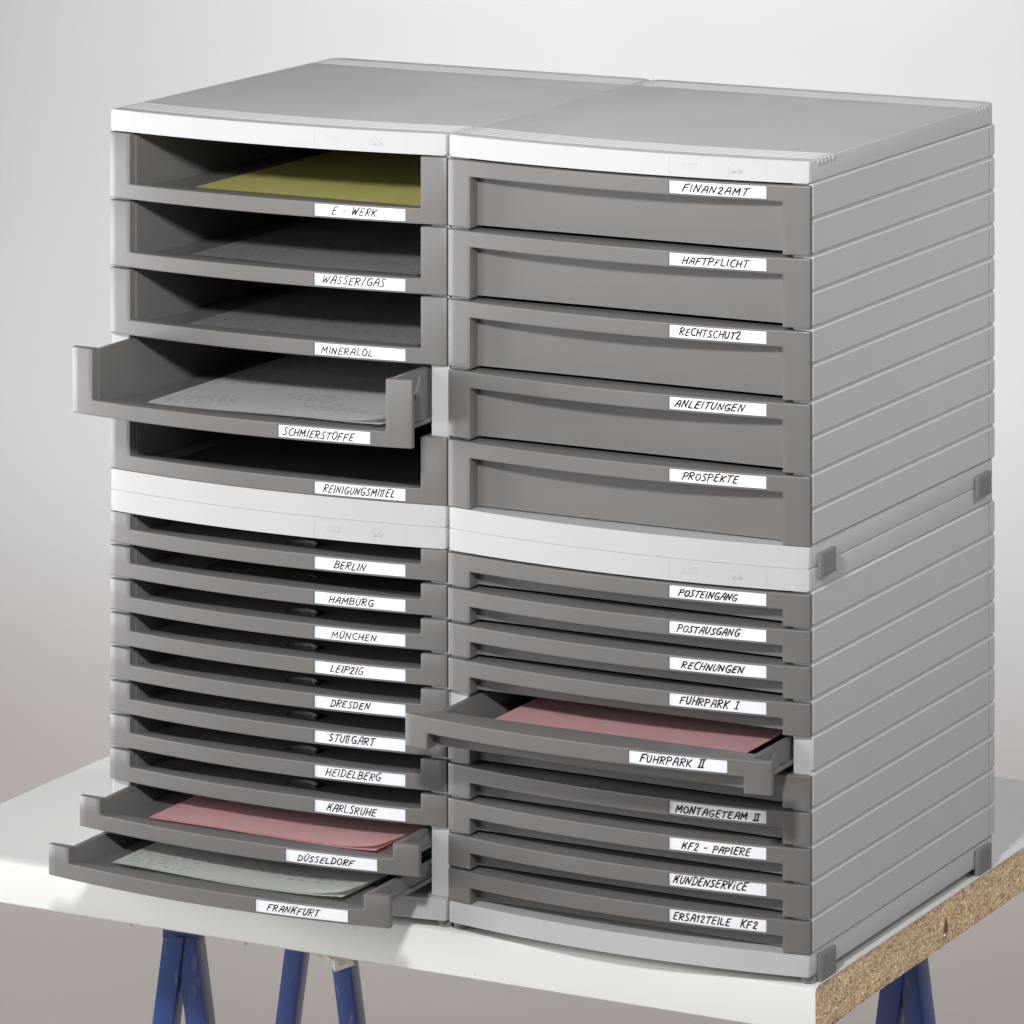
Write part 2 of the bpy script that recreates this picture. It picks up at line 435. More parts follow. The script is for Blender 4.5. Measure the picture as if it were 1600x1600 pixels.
# ------------------------------------------------------------------ handwriting
def arc(cx, cy, rx, ry, a0, a1, n=8):
    return [(cx + rx * math.cos(R(a0 + (a1 - a0) * k / n)), cy + ry * math.sin(R(a0 + (a1 - a0) * k / n))) for k in range(n + 1)]
G = {
 'A': (.66, [[(0, 0), (.30, .95), (.5, 1), (.62, .85), (.60, 0)], [(.12, .42), (.62, .45)]]),
 'B': (.62, [[(.05, 0), (.08, 1)], [(0, .97)] + arc(.28, .76, .30, .22, 80, -80) + [(.1, .52)] + arc(.30, .26, .32, .26, 80, -90) + [(0, .02)]]),
 'C': (.60, [arc(.40, .5, .38, .5, 60, 300, 10)]),
 'D': (.66, [[(.08, 0), (.1, 1)], [(0, .98)] + arc(.18, .5, .46, .49, 85, -85, 10) + [(0, .02)]]),
 'E': (.60, [[(.58, 1), (.14, .96), (.02, .04), (.5, .0)], [(.06, .5), (.46, .55)]]),
 'F': (.60, [[(.62, 1.0), (.12, .94), (0, 0)], [(.06, .48), (.44, .54)]]),
 'G': (.66, [arc(.40, .5, .38, .5, 62, 280, 10) + [(.6, .12), (.64, .44), (.36, .42)]]),
 'H': (.62, [[(.06, 1), (0, 0)], [(.6, 1), (.54, 0)], [(.04, .46), (.56, .54)]]),
 'I': (.18, [[(.10, 1), (.06, 0)]]),
 'i': (.20, [[(.10, .7), (.06, 0)], [(.1, 1.02), (.16, 1.08)]]),
 'K': (.60, [[(.06, 1), (0, 0)], [(.60, 1), (.12, .46)], [(.14, .50), (.52, 0)]]),
 'k': (.66, [[(.14, .98), (0, .0)], [(.66, 1), (.16, .40), (.46, .52), (.50, .0)]]),
 'L': (.52, [[(.08, 1), (.0, .04), (.5, .02)]]),
 'M': (.80, [[(0, 0), (.10, .95), (.36, .34), (.70, 1), (.72, 0)]]),
 'N': (.66, [[(0, 0), (.08, .96), (.50, .06), (.62, 1)]]),
 'O': (.62, [arc(.32, .5, .31, .5, 90, 450, 12)]),
 'P': (.60, [[(.10, .92), (.0, -.06)], [(-.04, .86)] + arc(.26, .74, .34, .26, 110, -95, 9) + [(.08, .46)]]),
 'R': (.62, [[(.10, .94), (.0, 0)], [(-.04, .86)] + arc(.26, .76, .32, .24, 105, -95, 8) + [(.12, .50), (.54, .0)]]),
 'S': (.54, [[(.52, .92), (.30, 1), (.12, .84), (.16, .62), (.42, .42), (.44, .16), (.24, 0), (0, .06)]]),
 'T': (.60, [[(-.02, .92), (.66, 1)], [(.34, .96), (.22, 0)]]),
 'U': (.60, [[(.06, 1), (.02, .3), (.12, .04), (.34, .02), (.50, .3), (.58, 1)]]),
 'V': (.56, [[(.04, 1), (.2, 0), (.56, 1)]]),
 'W': (.86, [[(.02, 1), (.10, .04), (.38, .74), (.50, .04), (.84, 1)]]),
 'Z': (.56, [[(.04, .78), (.16, .98), (.40, .98), (.46, .74), (.06, .06), (.54, .0)]]),
 'z': (.56, [[(.0, .96), (.52, 1), (.04, .04), (.54, .02)]]),
 '/': (.42, [[(.42, 1.06), (0, -.1)]]), '-': (.44, [[(.02, .5), (.34, .54)]]), ' ': (.42, []),
 'Q': (.70, [[(.0, .98), (.70, 1.04)], [(.16, .98), (.12, 0)], [(.52, 1.0), (.48, 0)], [(-.06, 0), (.64, .03)]]),   # roman two
 'J': (.46, [[(.02, 1), (.44, 1)], [(.24, 1), (.20, 0)], [(-.02, 0), (.42, 0)]]),                                       # roman one
 '1': (.30, [[(.0, .7), (.22, 1), (.14, 0)]]),
 'c': (.62, [[(-.06, .92), (.52, 1)], [(.12, .94), (.02, .0)], [(.42, .98), (.34, 0)]]),                               # joined double T
}
G['Ü'] = (G['U'][0], G['U'][1] + [[(.18, 1.16), (.2, 1.24)], [(.42, 1.16), (.44, 1.24)]])
G['Ö'] = (G['O'][0], G['O'][1] + [[(.18, 1.16), (.2, 1.24)], [(.42, 1.16), (.44, 1.24)]])

def strokes_for(text, x0, x1, zb, hh, rng, slant=0.32, drift=0.0):
    adv = sum(G[c][0] + 0.24 for c in text) - 0.24
    s = (x1 - x0 - slant * hh * 0.7) / adv
    out = []; x = x0
    for c in text:
        wd, st = G[c]
        sl = slant + rng.uniform(-.07, .07); hs = hh * rng.uniform(.90, 1.08); dz = rng.uniform(-.05, .05) * hh
        t = (x - x0) / max(1e-6, x1 - x0)
        for p in st:
            out.append([(x + s * px * rng.uniform(.97, 1.03) + sl * py * hs, zb + dz + drift * t + py * hs * rng.uniform(.98, 1.02)) for px, py in p])
        x += s * (wd + 0.24)
    return out

def ribbon(bm, pts, width, ysurf, mi=1):
    """flat pen stroke lying on the surface y = ysurf(x)"""
    r = width / 2
    def vert(x, z): return bm.verts.new((x, ysurf(x), z))
    for (a, b) in zip(pts[:-1], pts[1:]):
        dx, dz = b[0] - a[0], b[1] - a[1]; L = math.hypot(dx, dz)
        if L < 1e-7: continue
        nx, nz = -dz / L * r, dx / L * r
        f = bm.faces.new((vert(a[0] + nx, a[1] + nz), vert(a[0] - nx, a[1] - nz), vert(b[0] - nx, b[1] - nz), vert(b[0] + nx, b[1] + nz)))
        f.material_index = mi
    for k, p in enumerate(pts):
        y = ysurf(p[0]) - 0.000004 * (1 + k % 2)
        f = bm.faces.new([bm.verts.new((p[0] + r * math.cos(q * math.pi / 3), y, p[1] + r * math.sin(q * math.pi / 3))) for q in range(6)])
        f.material_index = mi

def label_mesh(text, f0, f1, z0, z1, seed, heavy=1.0):
    bm = bmesh.new(); rng = random.Random(seed)
    surf = lambda x: bow(x) - 0.0006 + LABEL_IN - 0.00012
    sl_ = rng.uniform(0.22, 0.42)
    a, b, n = LX0 + 0.0005, LX1 - 0.0002, 8
    top, bot, topb, botb = [], [], [], []
    for k in range(n + 1):
        x = a + (b - a) * k / n
        for lst, dy, z in ((bot, 0, z0), (top, 0, z1), (botb, .0001, z0), (topb, .0001, z1)):
            lst.append(bm.verts.new((x, surf(x) + dy, z)))
    for k in range(n):
        bm.faces.new((bot[k], bot[k + 1], top[k + 1], top[k])); bm.faces.new((top[k], top[k + 1], topb[k + 1], topb[k]))
        bm.faces.new((botb[k], botb[k + 1], bot[k + 1], bot[k]))
    bm.faces.new((bot[0], top[0], topb[0], botb[0])); bm.faces.new((bot[-1], botb[-1], topb[-1], top[-1]))
    if text:
        w_ = LX1 - LX0; hh = 0.0051 * rng.uniform(0.88, 1.06) * (0.90 if set(text) & set("ÖÜ") else 1)
        st = strokes_for(text, LX0 + w_ * f0, LX0 + w_ * f1, z0 + (rng.uniform(0.0012, 0.0020) if not set(text) & set('ÖÜ') else 0.0013), hh, rng, slant=sl_, drift=rng.uniform(-.0005, .0005))
        isurf = lambda x: surf(x) - 0.00003
        for p in st: ribbon(bm, p, 0.00072 * heavy * rng.uniform(.88, 1.15), isurf)
    return bm

# ------------------------------------------------------------------ shared unit meshes
def cap_outline(inset=0.0009, r=0.007, ybk=D):
    pts = []
    n = 28
    x0, x1 = inset, W - inset
    c = 0.0016
    pts += [(x0, c * 1.0), (x0 + c * .12, c * .5), (x0 + c * .45, c * .08 + bow(x0 + c * .45))]
    for k in range(n + 1):
        x = x0 + c + (x1 - x0 - 2 * c) * k / n
        pts.append((x, bow(x)))
    pts += [(x1 - c * .45, c * .08 + bow(x1 - c * .45)), (x1 - c * .12, c * .5), (x1, c * 1.0)]
    for k in range(0, 7):
        a = R(90 * k / 6); pts.append((x1 - r + r * math.cos(a), ybk - r + r * math.sin(a)))
    for k in range(0, 7):
        a = R(90 + 90 * k / 6); pts.append((x0 + r + r * math.cos(a), ybk - r + r * math.sin(a)))
    return pts

def make_mesh(name, bm, m, smooth=30):
    me = bpy.data.meshes.new(name); bm.normal_update(); bm.to_mesh(me); bm.free()
    for q in (m if isinstance(m, (list, tuple)) else [m]): me.materials.append(q)
    for p in me.polygons: p.use_smooth = True
    try: me.set_sharp_from_angle(angle=R(smooth))
    except Exception: pass
    return me

bm = bmesh.new(); prism(bm, cap_outline(), 0, CAPH - 0.0002, 0.0011, 3, True); ME_CAP = make_mesh("top_cover", bm, M_BODY)
bm = bmesh.new(); prism(bm, cap_outline(), 0, BASEH, 0.0009, 2, True); ME_BASE = make_mesh("base", bm, M_BODY)

def rib_mesh(yoff, follow):
    """low half-round rib across the cover that turns down over both side edges"""
    bm = bmesh.new(); path = []
    zt = CAPH - 0.0002; ins = 0.0008
    def Y(x): return yoff + (bow(x) if follow else 0)
    for z in (zt - 0.0050, zt - 0.003, zt - 0.0014): path.append((ins, z, -1, 0))
    path.append((ins + 0.0004, zt - 0.0004, -.7, .7))
    n = 24
    for k in range(n + 1):
        x = ins + 0.0014 + (W - 2 * ins - 0.0028) * k / n; path.append((x, zt, 0, 1))
    path.append((W - ins - 0.0004, zt - 0.0004, .7, .7))
    for z in (zt - 0.0014, zt - 0.003, zt - 0.0050): path.append((W - ins, z, 1, 0))
    rings = []
    for idx, (x, z, nx, nz) in enumerate(path):
        taper = 0.25 if idx in (0, len(path) - 1) else 1
        ring = []
        for a in (0, 60, 120, 180):
            h_ = 0.00085 * math.sin(R(a)) * taper - 0.00012; wy = 0.0008 * math.cos(R(a)) * taper
            ring.append(bm.verts.new((x + nx * h_, Y(min(max(x, 0), W)) + wy, z + nz * h_)))
        rings.append(ring)
    for a, b in zip(rings[:-1], rings[1:]):
        for k in range(3): bm.faces.new((a[k], a[k + 1], b[k + 1], b[k]))
    bmesh.ops.recalc_face_normals(bm, faces=bm.faces)
    return make_mesh("rib", bm, M_BODY, 60)
RIBS = [rib_mesh(0.0135 + 0.0062 * k, True) for k in range(5)] + [rib_mesh(0.2945 + 0.0056 * k, False) for k in range(5)]

PITCH = (H - CAPH - BASEH) / 10
def strip(y0, y1):
    bm = bmesh.new(); z0, z1 = 0.0013, PITCH - 0.0007
    bv = 0.0012
    # cross-section in x (outward) and z, long edges chamfered
    sec = [(0, z0), (0.0026 - bv, z0), (0.0026, z0 + bv * .6), (0.0026, z1 - bv), (0.0026 - bv * .9, z1), (0, z1)]
    a = [bm.verts.new((x, y0, z)) for x, z in sec]; b = [bm.verts.new((x, y1, z)) for x, z in sec]
    for k in range(len(sec)):
        j = (k + 1) % len(sec); bm.faces.new((a[k], a[j], b[j], b[k]))
    bm.faces.new(a[::-1]); bm.faces.new(b)
    bmesh.ops.recalc_face_normals(bm, faces=bm.faces)
    es = [e for e in bm.edges if abs(e.verts[0].co.y - e.verts[1].co.y) < 1e-6 and min(e.verts[0].co.x, e.verts[1].co.x) > 0.0005]
    if y1 > 0.33: 
        for v_ in bm.verts:
            if v_.co.y > y1 - 1e-5 and v_.co.x > 0.0012: v_.co.y -= 0.0016
    bmesh.ops.bevel(bm, geom=es, offset=0.0007, segments=2, profile=0.5, affect='EDGES', clamp_overlap=True)
    return make_mesh("side_strip", bm, M_SIDE, 18)
ME_STRIP = strip(0.0036, 0.3182); ME_TRIM = strip(0.3192, D - 0.0004)

def carcass():
    bm = bmesh.new()
    z0, z1 = BASEH, H - CAPH
    for (a, b) in ((0.0015, 0.0151), (W - 0.0151, W - 0.0015)):
        box(bm, a, b, 0.0034, D - 0.0014, z0, z1, 0.0008, 1)
    box(bm, 0.0151, W - 0.0151, D - 0.008, D - 0.0034, z0, z1)
    return make_mesh("carcass", bm, M_BODY)
ME_CARC = carcass()

def clip_mesh(z0, z1, hang):
    bm = bmesh.new()
    t0 = 0.0001
    box(bm, t0, 0.0032, 0, 0.0256, z0, z1, 0.0005, 2)
    for k in range(9):                                     # fine ribbing on its face
        y = 0.0035 + k * 0.0024
        box(bm, 0.0031, 0.0034, y, y + 0.0012, z0 + 0.0018, z1 - 0.0018)
    return make_mesh("connector_clip", bm, M_CLIP)
ME_CLIP = clip_mesh(-0.0078, 0.0088, 0); ME_FOOTCLIP = clip_mesh(-0.0073, 0.0130, 0)
bm = bmesh.new()
bmesh.ops.create_cone(bm, cap_ends=True, segments=20, radius1=0.0055, radius2=0.0062, depth=0.0056)
ME_FOOT = make_mesh("foot", bm, M_CLIP)

def logo_mesh():
    bm = bmesh.new(); surf = lambda x: bow(x) - 0.00014
    S = [  # script word: Contur
        [(.62, 1.0), (.30, 1.25), (.02, .75), (-.06, .2), (.12, -.25), (.40, -.15)],
        arc(.62, .12, .16, .26, 90, 450, 8), [(.86, .38), (.84, -.1), (.9, .25), (1.05, .36), (1.1, -.08), (1.2, .1)],
        [(1.36, 1.0), (1.22, .0), (1.34, -.08)], [(1.14, .6), (1.56, .66)],
        [(1.5, .36), (1.48, 0), (1.66, 0), (1.74, .34), (1.74, -.06)], [(1.92, .36), (1.9, -.05), (1.94, .22), (2.1, .36)]]
    s = 0.0050; x0, z0 = 0.2215, 0.0052
    for p in S:
        ribbon(bm, [(x0 + s * (x + .30 * z), z0 + s * z) for x, z in p], 0.0006, surf, 0)
    # small block letters to the left of it
    for k, c in enumerate("HAN"):
        for p in G[c][1]:
            ribbon(bm, [(0.1880 + k * 0.0042 + 0.0038 * x, 0.0055 + 0.0045 * z) for x, z in p], 0.0007, surf, 0)
    for p in ([(0.1785, 0.0015), (0.1785, 0.0135)], [(0.1785, 0.0135), (0.2490, 0.0135)], [(0.2490, 0.0135), (0.2490, 0.0015)]):
        n = 10; q = [(p[0][0] + (p[1][0] - p[0][0]) * k / n, p[0][1] + (p[1][1] - p[0][1]) * k / n) for k in range(n + 1)]
        ribbon(bm, q, 0.0003, surf, 0)
    r = bmesh.ops.extrude_face_region(bm, geom=list(bm.faces))
    for v in r['geom']:
        if isinstance(v, bmesh.types.BMVert): v.co.y += 0.0004
    bmesh.ops.recalc_face_normals(bm, faces=bm.faces)
    return make_mesh("embossed_logo", bm, M_BODY, 20)
ME_LOGO = logo_mesh()

FRONT = {}
def get_front(closed, h):
    k = (closed, round(h, 5))
    if k not in FRONT:
        FRONT[k] = make_mesh("drawer_front", closed_front(h) if closed else open_front(h), M_DRAW, 35)
    return FRONT[k]
TRAY = {}
def get_tray(closed, h, notch):
    k = (closed, round(h, 5), notch)
    fz = BAR - 0.0028 if not closed else 0.0040
    if k not in TRAY:
        TRAY[k] = make_mesh("drawer", tray(h, fz, closed, notch), M_DRAW, 35)
    return TRAY[k]

# ------------------------------------------------------------------ the room
def backdrop():
    """painted studio wall that runs down into the floor in a wide cove"""
    bm = bmesh.new()
    xs = [-7 + 0.25 * k for k in range(57)]
    rows = []
    for x in xs:
        r = 0.95
        col = [(x, 3.12, 4.0), (x, 3.12, 2.0)]
        for k in range(0, 13):
            a = R(90 * k / 12)
            col.append((x, 3.12 - r + r * math.cos(a), -0.7505 + r - r * math.sin(a)))
        rows.append([bm.verts.new(p) for p in col])
    for a, b in zip(rows[:-1], rows[1:]):
        for k in range(len(a) - 1): bm.faces.new((a[k], a[k + 1], b[k + 1], b[k]))
    bmesh.ops.recalc_face_normals(bm, faces=bm.faces)
    return bm
def shade_fade(name, wall, floor, z0, z1):
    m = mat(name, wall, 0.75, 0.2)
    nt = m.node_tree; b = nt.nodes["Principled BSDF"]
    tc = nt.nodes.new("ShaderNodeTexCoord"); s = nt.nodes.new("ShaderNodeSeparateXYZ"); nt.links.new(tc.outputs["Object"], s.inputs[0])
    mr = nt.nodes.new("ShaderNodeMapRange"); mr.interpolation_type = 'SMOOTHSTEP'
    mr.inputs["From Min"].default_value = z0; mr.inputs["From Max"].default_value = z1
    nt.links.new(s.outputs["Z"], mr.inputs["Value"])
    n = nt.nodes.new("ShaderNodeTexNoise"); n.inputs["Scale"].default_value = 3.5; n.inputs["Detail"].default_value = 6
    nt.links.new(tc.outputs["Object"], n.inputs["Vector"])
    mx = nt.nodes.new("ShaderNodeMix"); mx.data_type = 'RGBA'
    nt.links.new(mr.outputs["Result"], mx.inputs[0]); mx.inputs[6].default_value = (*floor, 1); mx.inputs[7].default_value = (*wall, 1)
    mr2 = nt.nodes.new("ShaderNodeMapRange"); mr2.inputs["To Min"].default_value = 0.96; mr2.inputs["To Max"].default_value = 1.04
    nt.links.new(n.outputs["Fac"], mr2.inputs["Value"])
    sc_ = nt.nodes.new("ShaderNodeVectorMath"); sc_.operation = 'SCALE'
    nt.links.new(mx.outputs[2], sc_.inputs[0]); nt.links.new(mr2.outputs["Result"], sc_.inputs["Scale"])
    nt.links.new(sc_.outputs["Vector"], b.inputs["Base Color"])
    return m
WALL_C, FLOOR_SHADE_C = (0.75, 0.76, 0.76), (0.53, 0.47, 0.44)  # the beige end is the backdrop's warm lower shade, put into the colour
M_WALL = shade_fade("wall_shaded_low", WALL_C, FLOOR_SHADE_C, -0.7495, -0.7480)
def cove_shade():
    """warm low shade put into the colour, fading out up the cove"""
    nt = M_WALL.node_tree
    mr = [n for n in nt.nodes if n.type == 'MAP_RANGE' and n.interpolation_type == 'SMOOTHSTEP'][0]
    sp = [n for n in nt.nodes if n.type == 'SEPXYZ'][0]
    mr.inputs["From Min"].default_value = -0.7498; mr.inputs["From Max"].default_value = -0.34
cove_shade()
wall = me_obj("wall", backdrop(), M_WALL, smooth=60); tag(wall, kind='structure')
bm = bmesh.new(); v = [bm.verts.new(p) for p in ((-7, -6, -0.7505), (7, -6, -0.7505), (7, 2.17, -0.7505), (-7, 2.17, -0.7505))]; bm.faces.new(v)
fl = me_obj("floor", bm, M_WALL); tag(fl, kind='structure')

# ------------------------------------------------------------------ board on trestles
BZ1, BZ0 = -0.0056, -0.0385
BX0, BX1, BYF, BYB = -0.4565, 0.2828, 0.0005, 0.548
def board():
    root = empty("table_top", (0, 0, BZ0))
    tag(root, "white laminated chipboard table top with raw sawn right edge, carrying all four drawer units", "table top")
    # laminate skin: bottom front, rounded nose, top
    bm = bmesh.new(); sec = []
    r = 0.012; rz = 0.0035; t = 0.0008
    for y, z in [(BYF + 0.001, BZ0), (BYF, BZ0 + 0.001), (BYF, BZ1 - rz)]: sec.append((y, z))
    for k in range(1, 9):
        a = R(90 * k / 8); sec.append((BYF + r - r * math.cos(a), BZ1 - rz + rz * math.sin(a)))
    sec.append((BYB, BZ1))
    inner = [(BYB, BZ1 - t)] + [(BYF + r - (r - t) * math.cos(R(90 * k / 8)), BZ1 - rz + (rz - t) * math.sin(R(90 * k / 8))) for k in range(8, 0, -1)] + [(BYF + t, BZ1 - rz), (BYF + t, BZ0 + 0.0005)]
    ring = sec + inner
    L = [bm.verts.new((BX0, y, z - BZ0)) for y, z in ring]; Rr = [bm.verts.new((BX1, y, z - BZ0)) for y, z in ring]
    n = len(ring)
    for k in range(n): bm.faces.new((L[k], L[(k + 1) % n], Rr[(k + 1) % n], Rr[k]))
    for k in range(len(sec) - 1):
        pass
    # end faces as quads strips between skin and inner
    m_ = len(sec)
    for side in (L, Rr):
        for k in range(0, 11):
            a, b = side[k + 1 if k > 0 else 0], None
        for k in range(9):
            o0, o1 = side[2 + k], side[3 + k] if 3 + k < m_ else side[m_ - 1]
            i0, i1 = side[n - 2 - k], side[n - 3 - k]
            if len({o0, o1, i0, i1}) == 4: bm.faces.new((o0, o1, i1, i0))
        bm.faces.new((side[0], side[1], side[2], side[n - 2], side[n - 1]))
    bmesh.ops.recalc_face_normals(bm, faces=bm.faces)
    me_obj("laminate", bm, M_MELA, root, 30)
    # chipboard core with a rough right end
    bm = bmesh.new(); rng = random.Random(3)
    NY, NZ = 420, 24
    hgt = BZ1 - 0.0008 - BZ0
    grid = []
    for i in range(NY + 1):
        y = BYF + 0.0009 + (BYB - BYF - 0.0009) * i / NY
        nick = max(0, rng.gauss(0, 1) - 0.9) * 0.0007
        col = []
        for j in range(NZ + 1):
            u = j / NZ
            z = hgt * u
            if j == 0: z += nick
            dx = rng.uniform(-.00028, .00012)
            # nose of the board is rounded
            yy = y
            top = BZ1 - 0.0008 - BZ0
            if y < BYF + r:
                q = (BYF + r - y) / (r - 0.0008); q = min(1, q)
                top = (BZ1 - rz - BZ0) + (rz - 0.0008) * math.sqrt(max(0, 1 - q * q))
                z = top * u + (nick if j == 0 else 0)
            if 0 < i and j == NZ: dx = -0.0001
            col.append(bm.verts.new((BX1 - 0.0002 + dx, yy, z)))
        grid.append(col)
    for i in range(NY):
        for j in range(NZ): bm.faces.new((grid[i][j], grid[i + 1][j], grid[i + 1][j + 1], grid[i][j + 1]))
    # underside, left end, back
    und = [bm.verts.new((BX0 + 0.0003, c[0].co.y, 0)) for c in grid]
    for i in range(NY): bm.faces.new((grid[i][0], und[i], und[i + 1], grid[i + 1][0]))
    a = [bm.verts.new((BX0 + 0.0003, BYF + 0.0009, 0)), bm.verts.new((BX0 + 0.0003, BYB, 0)), bm.verts.new((BX0 + 0.0003, BYB, hgt)), bm.verts.new((BX0 + 0.0003, BYF + 0.012, hgt)), bm.verts.new((BX0 + 0.0003, BYF + 0.0012, hgt - 0.003))]
    bm.faces.new(a)
    b = [bm.verts.new((BX1 - 0.0002, BYB, 0)), bm.verts.new((BX1 - 0.0002, BYB, hgt)), bm.verts.new((BX0, BYB, hgt)), bm.verts.new((BX0, BYB, 0))]
    bm.faces.new(b)
    me_obj("chipboard_core", bm, M_CHIP, root)
    # screw head in the sawn edge, with the scar above it
    bm = bmesh.new()
    bmesh.ops.create_uvsphere(bm, u_segments=12, v_segments=8, radius=0.0022)
    for v_ in bm.verts: v_.co.x *= 0.4
    bmesh.ops.translate(bm, verts=bm.verts, vec=(BX1 + 0.0002, 0.2276, 0.0068))
    me_obj("screw", bm, M_METAL, root, 60)
    bm = bmesh.new()
    ps = [(0.2246, 0.010), (0.229, 0.008), (0.2325, 0.0115), (0.2290, 0.0205)]
    f_ = [bm.verts.new((BX1 + 0.0004, y, z)) for y, z in ps]; g_ = [bm.verts.new((BX1 - 0.002, y, z)) for y, z in ps]
    bm.faces.new(f_)
    for k in range(4): bm.faces.new((f_[k], g_[k], g_[(k + 1) % 4], f_[(k + 1) % 4]))
    bmesh.ops.recalc_face_normals(bm, faces=bm.faces)
    me_obj("edge_scar", bm, mat("dark_wood_scar", (0.17, 0.12, 0.08), 0.8, 0.2, 0.2, 300), root)
    # bits of torn laminate backing hanging under the front edge
    rng = random.Random(11)
    for (x, s) in ((-0.2615, 0.0028), (-0.1655, 0.0030)):
        bm = bmesh.new()
        p = [(x - s, 0.004, 0.0005), (x + s, 0.003, 0.0006), (x + s * .4, 0.001, -s * .6), (x - s * .3, 0.0, -s * .5)]
        q = [bm.verts.new(c) for c in p]; bm.faces.new(q)
        bmesh.ops.solidify(bm, geom=list(bm.faces), thickness=0.0004)
        me_obj("laminate_chip", bm, M_MELA, root)
    return root
board()

def scrap():
    bm = bmesh.new()
    # crumpled scrap of printed paper caught under the board
    P = [(-.0125, 0, 0), (.012, .001, -.002), (.0165, -.001, -.0065), (-.001, .0, -.0145), (-.0145, .001, -.0055), (.001, -.003, -.006), (-.0035, .0015, -.0115)]
    v_ = [bm.verts.new(p) for p in P]
    for f in ((0, 5, 1), (1, 5, 2), (2, 5, 3), (3, 5, 6), (6, 5, 4), (4, 5, 0)): bm.faces.new([v_[i] for i in f])
    bmesh.ops.recalc_face_normals(bm, faces=bm.faces)
    bmesh.ops.solidify(bm, geom=list(bm.faces), thickness=0.0005)
    o = me_obj("paper_scrap", bm, paper("scrap_paper", (0.55, 0.52, 0.46), 0.62, lscale=420))
    o.location = (-0.0975, 0.012, BZ0 - 0.0002)
    tag(o, "crumpled scrap of off-white paper caught under the front edge of the table top", "paper scrap")
scrap()

def leg_bm(xa, xb, y0, wid, dep, ztop, zbot):
    """square steel tube leg, leaning sideways"""
    bm = bmesh.new()
    a = [bm.verts.new((xa + dx, y0 + dy, ztop)) for dx, dy in ((-wid / 2, 0), (wid / 2, 0), (wid / 2, dep), (-wid / 2, dep))]
    b = [bm.verts.new((xb + dx, y0 + dy, zbot)) for dx, dy in ((-wid / 2, 0), (wid / 2, 0), (wid / 2, dep), (-wid / 2, dep))]
    for k in range(4): bm.faces.new((a[k], b[k], b[(k + 1) % 4], a[(k + 1) % 4]))
    bm.faces.new(a); bm.faces.new(b[::-1])
    bmesh.ops.recalc_face_normals(bm, faces=bm.faces)
    es = [e for e in bm.edges if abs(e.verts[0].co.z - e.verts[1].co.z) > 0.1]
    bmesh.ops.bevel(bm, geom=es, offset=0.0014, segments=3, profile=0.5, affect='EDGES')
    return bm

def trestle(front, rear, label):
    fx, fy = front; rx, ry = rear
    L = math.hypot(rx - fx, ry - fy); rz = math.atan2(-(rx - fx), ry - fy)
    root = empty("trestle", (fx, fy, -0.7500), rz)
    tag(root, label, "trestle", "blue trestles under the table top")
    zt = BZ0 + 0.75
    bm = bmesh.new(); box(bm, -0.014, 0.014, 0.004, L + 0.018, zt - 0.0235, zt - 0.0003, 0.002, 2)
    me_obj("top_rail", bm, M_BLUE, root, 30)
    for y in (0.0, L):
        for s in (-1, 1):
            # nest the two legs of an A: each starts beside the rail
            h_top = 0.0045 if y == 0 else 0.0045
            o = me_obj("leg", leg_bm(s * 0.0040, s * 0.0955, y + (0.0 if s < 0 else 0.003), 0.0160, 0.022, zt - 0.0200, 0.0), M_BLUE, root, 30)
        bm = bmesh.new(); box(bm, -0.060, 0.060, y + 0.006, y + 0.018, 0.255, 0.270, 0.001, 1)
        me_obj("cross_brace", bm, M_BLUE, root)
    bm = bmesh.new(); box(bm, -0.006, 0.006, 0.018, L, 0.257, 0.268, 0.001, 1)
    me_obj("stretcher", bm, M_BLUE, root)
    return root
trestle((-0.249, 0.045), (-0.322, 0.376), "scuffed blue steel trestle under the left half of the table top")
trestle((0.243, 0.030), (0.2355, 0.255), "blue steel trestle under the raw sawn right edge, only one leg pair in view")

# ------------------------------------------------------------------ the four drawer units
UL = [("E - WERK", .195, .695), ("WASSER/GAS", .09, .785), ("MINERALÖL", .08, .65), ("SCHMIERSTOFFE", .055, .83), ("REINIGUNGSMIcEL", .10, .89)]
UR = [("FINANZAMT", .14, .82), ("HAFTPFLICHT", .14, .82), ("RECHTSCHUTZ", .11, .74), ("ANLEITUNGEN", .06, .78), ("PROSPEKTE", .14, .72)]
LL = [("BERLIN", .22, .57), ("HAMBURG", .165, .66), ("MÜNCHEN", .195, .69), ("LEIPZIG", .18, .55), ("DRESDEN", .18, .62), ("STUcGART", .165, .67),
      ("HEIDELBERG", .13, .74), ("kARLSRUHE", .14, .69), ("DÜSSELDORF", .135, .75), ("FRANkFURT", .13, .70)]
LR = [("POSTEINGANG", .10, .71), ("POSTAUSGANG", .085, .735), ("RECHNUNGEN", .13, .775), ("FUHRPARK J", .115, .725), ("FUHRPARK Q", .12, .775), (None, 0, 0),
      ("MONTAGETEAM Q", .07, .93), ("kFZ - PAPIERE", .135, .84), ("kUNDENSERViCE", .045, .81), ("ERSA1ZTEILE  KFZ", .045, .91)]
NICE = {"REINIGUNGSMIcEL": "REINIGUNGSMITTEL", "STUcGART": "STUTTGART", "kARLSRUHE": "KARLSRUHE", "FRANkFURT": "FRANKFURT", "FUHRPARK J": "FUHRPARK I",
        "FUHRPARK Q": "FUHRPARK II", "MONTAGETEAM Q": "MONTAGETEAM II", "kFZ - PAPIERE": "KFZ-PAPIERE", "kUNDENSERViCE": "KUNDENSERVICE", "ERSA1ZTEILE  KFZ": "ERSATZTEILE KFZ"}

